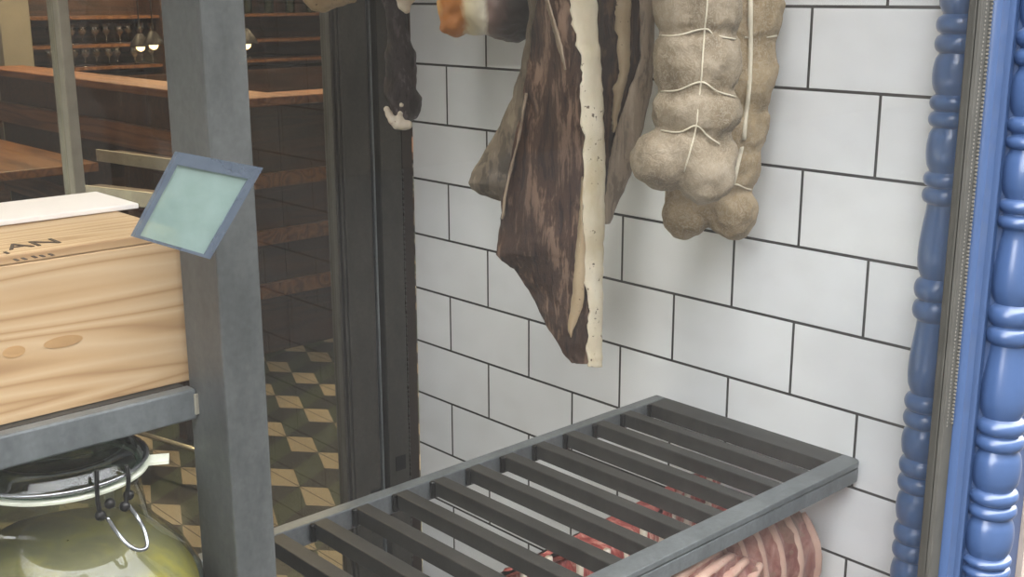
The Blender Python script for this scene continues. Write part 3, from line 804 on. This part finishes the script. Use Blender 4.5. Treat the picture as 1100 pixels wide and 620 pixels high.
# ------------------------------------------------------------------ butcher block with ribs under the rack
BT = .70
blk = empty('butcher_block', (1.05, .83, 0), 'dark wooden block below the rack on which the ribs lie', 'table')
obj('block_top', B((.80, WX-.001, .64, 1.01, BT-.06, BT)), M['board'], blk, bevel=.004)
for x in (.83, 1.20):
    for y in (.67, .96): obj('leg', B((x-.02, x+.02, y-.02, y+.02, .0, BT-.0605)), M['board'], blk)
def rib_sheet(pos, nu, nv, th, nb, bump=.005):
    """pos(u,v)->(point, outward normal); bones run along v"""
    bm = bmesh.new(); fr, bk = [], []
    for j in range(nv+1):
        rf_, rb_ = [], []
        for i in range(nu+1):
            p, n_ = pos(i/nu, j/nv); w = bump*math.cos(2*PI*nb*i/nu); e = min(1, 6*min(j/nv, 1-j/nv)+.15)*min(1, 8*min(i/nu, 1-i/nu)+.2)
            p = p + Vector((0, 0, 0)); rf_.append(p + n_*(w*.5+th*.5*e)); rb_.append(p - n_*(th*.5*e))
        fr.append(rf_); bk.append(rb_)
    rings = [a + list(reversed(b)) for a, b in zip(fr, bk)]
    loft(bm, rings); return bm
# 1: standing rack at the wall end, bones upright, ends turned up under the front rail
def posA(u, v):       # u 0 = right end by the wall
    px = 868 - 128*u; topy = 541 + 40*u + 22*max(0, 1-u*9)**2
    p0 = atY(px, topy, .768)
    z = p0.z + (BT+.002-p0.z)*v
    y = .775 - .022*math.sin(PI*min(1, v*1.1)) + .03*u*v
    x = p0.x + .014*math.sin(PI*v*.8)
    n_ = Vector((-.25, -1, .15)).normalized()
    return Vector((x, y, z)), n_
NB = 7
rb = empty('rib_rack', (1.1, .76, BT), 'rack of raw ribs standing on end nearest the white wall, bones upright', 'meat', 'raw rib racks')
obj('rib_meat', rib_sheet(posA, 84, 30, .022, NB, -.004), M['rib'], rb, smooth=True, noise_amp=.0022, noise_scale=70)
for b in range(NB):
    u = (b+.42)/NB; pts = []; rad = []
    for k in range(15):
        v = .03+.9*k/14; p, n_ = posA(u+.005*math.sin(3*v+b), v); pts.append(p+n_*.0095); rad.append((.0062+.0006*math.sin(5*v+b))*(.6+.4*min(1, 6*v)))
    bm = bmesh.new(); tube(bm, pts, .005, 10, rad); obj('rib_bone', bm, M['ribbone'], rb, smooth=True, noise_amp=.0008, noise_scale=90)
# 2: rack leaning in front, bones slanting up to the right
def posB(u, v):
    a0, a1 = Vector((652, 628, 0)), Vector((752, 583, 0)); b0, b1 = Vector((790, 662, 0)), Vector((822, 606, 0))
    q = a0.lerp(a1, v).lerp(b0.lerp(b1, v), u); p = atY(q.x, q.y, 0.737 + .02*v - .010*math.sin(PI*u))
    return p, Vector((-.35, -.85, .4)).normalized()
rb2 = empty('rib_rack', (1.0, .71, BT), 'rack of raw ribs leaning in front, its pink bones slanting up under the front rail', 'meat', 'raw rib racks')
obj('rib_meat', rib_sheet(posB, 60, 24, .022, 5, -.004), M['rib'], rb2, smooth=True, noise_amp=.003, noise_scale=60)
for b in range(5):
    u = (b+.4)/5; pts = [posB(u+.02*math.sin(4*k/10+b), .04+.9*k/10) for k in range(11)]
    bm = bmesh.new(); tube(bm, [p+n_*.009 for p, n_ in pts], .006, 10, [.0066*(.7+.3*min(1, (10-k)/3)) for k in range(11)])
    obj('rib_bone', bm, M['ribbone'], rb2, smooth=True, noise_amp=.001, noise_scale=80)
# 3: rack standing behind, cut red edge upward, seen between the slats
topline = [atZ(a, b, .86) for a, b in ((775, 497), (735, 515), (712, 552), (680, 573), (645, 592), (590, 597), (545, 613), (500, 640))]
tp = smoothpath(topline, 8)
def posC(u, v):
    f_ = u*(len(tp)-1); i = min(len(tp)-2, int(f_)); p = tp[i].lerp(tp[i+1], f_-i)
    return Vector((p.x, p.y, .862-(.862-BT-.006)*v)), Vector((-.75, -.55, .2)).normalized()
rb3 = empty('rib_rack', (.98, .9, BT), 'rack of raw ribs with bright red cut edge seen between the slats, behind the others', 'meat', 'raw rib racks')
obj('rib_meat', rib_sheet(posC, 110, 18, .034, 12, .006), M['red'], rb3, smooth=True, noise_amp=.004, noise_scale=60)
for b in range(12):
    u = (b+.5)/12; bm = bmesh.new(); pts = [posC(u, v) for v in (.02, .2, .45, .7, .95)]
    tube(bm, [p+n_*.017+Vector((0, 0, .004)) for p, n_ in pts], .0045, 8); obj('rib_bone', bm, M['bone'], rb3, smooth=True, noise_amp=.0006, noise_scale=90)
# 4: flatter piece filling behind the front rail
bm = bmesh.new()
for x, y, z, q in ((1.15, .845, .79, .030), (1.19, .86, .80, .034), (1.12, .825, .765, .026), (1.18, .835, .76, .030)):
    ball(bm, (x, y, z), (q, q*.9, q*1.1), 3)
ball(bm, (1.155, .845, .734), (.055, .036, .032), 3)
rb4 = props(obj('meat_chunk', fuse(bm, .004, 4), M['red'], smooth=True, noise_amp=.006, noise_scale=55), 'chunk of red raw meat lying between the rib racks below the slats', 'meat')

# ------------------------------------------------------------------ the shop beyond the glass door
# long dark counter with orange wooden top
ct = empty('bar_counter', (2.7, 5.6, 0), 'long dark bar counter with orange-brown wooden top in the dim shop', 'counter')
obj('counter_body', B((2.42, 2.58, 4.25, 7.0, 0, 1.06), (2.582, 3.0, 4.25, 4.34, 0, 1.06)), M['shopwood'], ct)
obj('counter_top', B((2.36, 2.60, 4.15, 7.1, 1.062, 1.10), (2.602, 3.06, 4.15, 4.36, 1.062, 1.10)), M['orangewood'], ct, bevel=.006)
for z in (.25, .48, .72): obj('front_rail', B((2.44, 3.02, 4.22, 4.2495, z, z+.06)), M['tablewood'], ct)
for z in (.40, .80): obj('front_rail', B((2.385, 2.4195, 4.25, 7.0, z, z+.11)), M['tablewood'], ct)
obj('foot_rail', B((2.36, 2.38, 4.2, 7.0, .2, .22), (2.36, 2.46, 4.6, 4.62, .2, .22), (2.36, 2.46, 6.6, 6.62, .2, .22)), M['chrome'], ct)
# back bar with shelves, glasses and bottles
bb = empty('back_bar_shelf', (3.4, 8.0, 0), 'dark wooden back bar with shelves of glasses at the far end of the shop', 'shelf')
obj('cabinet', B((1.9, 5.6, 7.9, 8.3, 0, .95)), M['shopwood'], bb)
obj('back_board', B((1.9, 5.6, 8.26, 8.3, .952, 2.3)), M['shopwood'], bb)
SZ = (.952, 1.00, 1.155, 1.34, 1.6)
for z in (1.02, 1.17, 1.36): obj('shelf_board', B((1.92, 5.58, 7.95, 8.255, z-.02, z)), M['tablewood'], bb)
for x in (1.9, 3.9, 5.58): obj('side_panel', B((x, x+.02, 7.92, 8.255, .953, 2.3)), M['shopwood'], bb)
proto = None; rnd = random.Random(11)
def wineglass_bm():
    bm = bmesh.new(); lathe(bm, [(.03, 0), (.031, .003), (.004, .006), (.004, .055), (.018, .065), (.032, .085), (.033, .11), (.028, .135), (.026, .134), (.030, .11), (.029, .088), (.003, .07)], (0, 0, 0), 16); return bm
g0 = obj('wine_glass', wineglass_bm(), M['shopglass'], smooth=True)
k = 0
for z in (1.0203, 1.1703):
    for i in range(11):
        x = 3.15+i*.082+rnd.uniform(-.012, .012); y = 8.02+rnd.uniform(0, .1)
        g = g0 if k == 0 else g0.copy()
        if k: COL.objects.link(g)
        g.location = (x, y, z); k += 1
        props(g, 'stemmed wine glass standing on the dim back bar shelves', 'glass', 'wine glasses on the back bar')
def bottle_bm():
    bm = bmesh.new(); lathe(bm, [(.001, 0), (.036, .001), (.038, .01), (.038, .18), (.03, .21), (.014, .235), (.013, .29), (.015, .291), (.015, .305), (.001, .306)], (0, 0, 0), 16); return bm
b0 = obj('wine_bottle', bottle_bm(), M['bottle'], smooth=True); k = 0
for i in range(14):
    x = 2.2+i*.09 if i < 6 else 3.95+(i-6)*.19
    b_ = b0 if k == 0 else b0.copy()
    if k: COL.objects.link(b_)
    b_.location = (x, 8.12, 1.3603); k += 1
    props(b_, 'dark wine bottle standing on the top shelf of the dim back bar', 'bottle', 'bottles on the back bar')
# tables
def table(x0, x1, y0, y1, label, mat):
    t = empty('wooden_table', ((x0+x1)/2, (y0+y1)/2, 0), label, 'table', 'shop tables')
    obj('table_top', B((x0, x1, y0, y1, .715, .755)), M[mat], t, bevel=.004)
    for x in (x0+.04, x1-.10):
        for y in (y0+.04, y1-.10): obj('leg', B((x, x+.06, y, y+.06, 0, .7145)), M['shopwood'], t)
    return t
table(3.25, 4.5, 5.9, 6.6, 'brown wooden table farther back, behind the nearer table seen through the door glass', 'tablewood')
table(3.15, 3.95, 4.5, 5.0, 'brown wooden table nearest the glass door, seen right of the grey post', 'tablewood')
table(1.35, 2.2, 5.2, 7.9, 'long brown wooden table left of the bar counter', 'tablewood')
# stools
st = empty('bar_stool', (0, 0, 0), 'dark round-seated stool before the wooden tables in the dim shop', 'stool', 'dark stools in the shop')
bm = bmesh.new(); lathe(bm, [(.001, .44), (.16, .44), (.17, .455), (.17, .475), (.15, .49), (.001, .492)], (0, 0, 0), 24); obj('seat', bm, M['stool'], st, smooth='auto')
for a in range(4):
    q = PI/4+a*PI/2; bm = bmesh.new(); tube(bm, [(.12*math.cos(q), .12*math.sin(q), .442), (.19*math.cos(q), .19*math.sin(q), 0)], .014, 8); obj('leg', bm, M['shopwood'], st, smooth=True)
bm = bmesh.new(); tube(bm, [(.165*math.cos(2*PI*k/24), .165*math.sin(2*PI*k/24), .18) for k in range(25)], .008, 6); obj('foot_ring', bm, M['chrome'], st, smooth=True)
spots = [(3.35, 4.25), (3.75, 4.22), (3.5, 5.45), (4.0, 5.5), (4.4, 5.45)]
for i, (x, y) in enumerate(spots):
    if i == 0: st.location = (x, y, 0)
    else: dup(st, (x, y, 0))
# two narrow metal-edged benches and a pale rod on low feet
def bench(a, b, z, label):
    a, b = Vector(a), Vector(b); t = empty('low_bench', (a+b)/2*1, label, 'bench'); t.location.z = 0
    bm = bmesh.new(); bar(bm, a, b, .10, .02); obj('bench_top', bm, M['shopwood'], t)
    bm = bmesh.new(); s = (b-a).normalized().cross(Vector((0, 0, 1))).normalized(); s = s if s.x < 0 else -s
    bar(bm, a+s*.058, b+s*.058, .014, .05); obj('metal_edge', bm, M['chrome'], t)
    for p in (a.lerp(b, .05), a.lerp(b, .95)):
        bm = bmesh.new(); bar(bm, (p.x, p.y, 0), (p.x, p.y, z-.0105), .06, .06); obj('leg', bm, M['shopwood'], t)
bench((2.66, 6.4, .45) if False else atY(95, 203, 3.95), atY(192, 214, 3.55), atY(95, 203, 3.95).z, 'narrow dark bench with pale metal edge seen just over the crate')
bench(atY(118, 165, 4.9), atY(205, 177, 4.3), atY(118, 165, 4.9).z, 'narrow dark bench with pale metal edge farther back behind the crate')
fr = empty('floor_rod', (1.55, 3.4, 0), 'thin pale metal rod standing on low feet over the patterned floor', 'rod')
a, b = Vector((1.49, 3.66, .1)), Vector((1.64, 3.05, .1))
bm = bmesh.new(); tube(bm, [a, b], .008, 8); obj('rod', bm, M['chrome'], fr, smooth=True)
for p in (a.lerp(b, .02), a.lerp(b, .98)):
    bm = bmesh.new(); tube(bm, [(p.x, p.y, 0), (p.x, p.y, .094)], .006, 8); obj('foot', bm, M['chrome'], fr)
# pale pillar
struct('trim_3', B((2.62, 2.80, 7.45, 7.6, 0, 2.7)), M['plaster'])
# pendant lamps (two warm ones deep in the shop, one by the counter)
def lamp(p, label):
    t = empty('pendant_lamp', p, label, 'lamp', 'warm pendant lamps')
    bm = bmesh.new(); lathe(bm, [(.012, .075), (.02, .07), (.055, .02), (.06, 0), (.056, .001), (.05, .02), (.016, .064)], p, 20); obj('lamp_shade', bm, M['stool'], t, smooth='auto')
    bm = bmesh.new(); ball(bm, Vector(p)+Vector((0, 0, -.002)), .026, 2); obj('bulb', bm, M['bulb'], t, smooth=True)
    bm = bmesh.new(); tube(bm, [Vector(p)+Vector((0, 0, .073)), (p[0], p[1], 2.699)], .004, 6); obj('cord', bm, M['stool'], t)
    l = bpy.data.lights.new('lamp_light', 'POINT'); l.energy = 1.2; l.color = (1, .72, .42); l.shadow_soft_size = .05
    lo = bpy.data.objects.new('lamp_light', l); COL.objects.link(lo); lo.location = Vector(p)-Vector((0, 0, .06))
lamp(atY(151, 50, 6.6), 'small warm pendant lamp left of a similar one, deep in the dim shop')
lamp(atY(165, 48, 6.3), 'small warm pendant lamp right of a similar one, deep in the dim shop')
lamp(atY(264, 47, 5.2), 'small warm pendant lamp just right of the grey steel post')

# ------------------------------------------------------------------ light
w = bpy.data.worlds.new('World'); bpy.context.scene.world = w; w.use_nodes = True
bg = w.node_tree.nodes['Background']; bg.inputs['Color'].default_value = (.945, .965, 1., 1); bg.inputs['Strength'].default_value = 5.6
def area(name, loc, rot, sx, sy, e, col, portal=False):
    l = bpy.data.lights.new(name, 'AREA'); l.shape = 'RECTANGLE'; l.size = sx; l.size_y = sy; l.energy = e; l.color = col
    o = bpy.data.objects.new(name, l); COL.objects.link(o); o.location = loc; o.rotation_euler = rot
    if portal: l.cycles.is_portal = True
    return o
area('window_portal', (-1.1, .55, 1.265), (math.radians(-90), 0, 0), 4.6, 1.77, 1, (1, 1, 1), True).rotation_euler = (math.radians(90), 0, 0)
for x, y in ((0.6, 3.2), (3.0, 4.5), (4.6, 5.5), (2.4, 6.6), (3.6, 7.3)):  # unseen shop lamps; the last is added to lift the back bar glasses
    area('unseen_ceiling_light', (x, y, 2.68), (0, 0, 0), .3, .3, 26, (1, .80, .56))

sl = bpy.data.lights.new('wall_fill_spot', 'SPOT'); sl.energy = 20; sl.color = (1, .97, .92); sl.spot_size = math.radians(36); sl.spot_blend = 1.; sl.shadow_soft_size = .12  # unseen spot added to brighten the lower part of the tiled wall
so = bpy.data.objects.new('wall_fill_spot', sl); COL.objects.link(so); so.location = (-.1, 1.50, 2.55)
so.rotation_euler = (Vector((1.26, 1.30, .78))-so.location).to_track_quat('-Z', 'Y').to_euler()
cam = bpy.data.cameras.new('Camera'); co = bpy.data.objects.new('Camera', cam); COL.objects.link(co)
cam.sensor_width = 36; cam.lens = 36*F/1100; cam.clip_start = .02
co.matrix_world = Matrix(((RT.x, UP.x, -FW.x, CAM.x), (RT.y, UP.y, -FW.y, CAM.y), (RT.z, UP.z, -FW.z, CAM.z), (0, 0, 0, 1)))
sc = bpy.context.scene; sc.camera = co
sc.view_settings.view_transform = 'Standard'; sc.view_settings.look = 'None'; sc.view_settings.gamma = 1; sc.view_settings.use_curve_mapping = False
sc.view_settings.exposure = 1.14
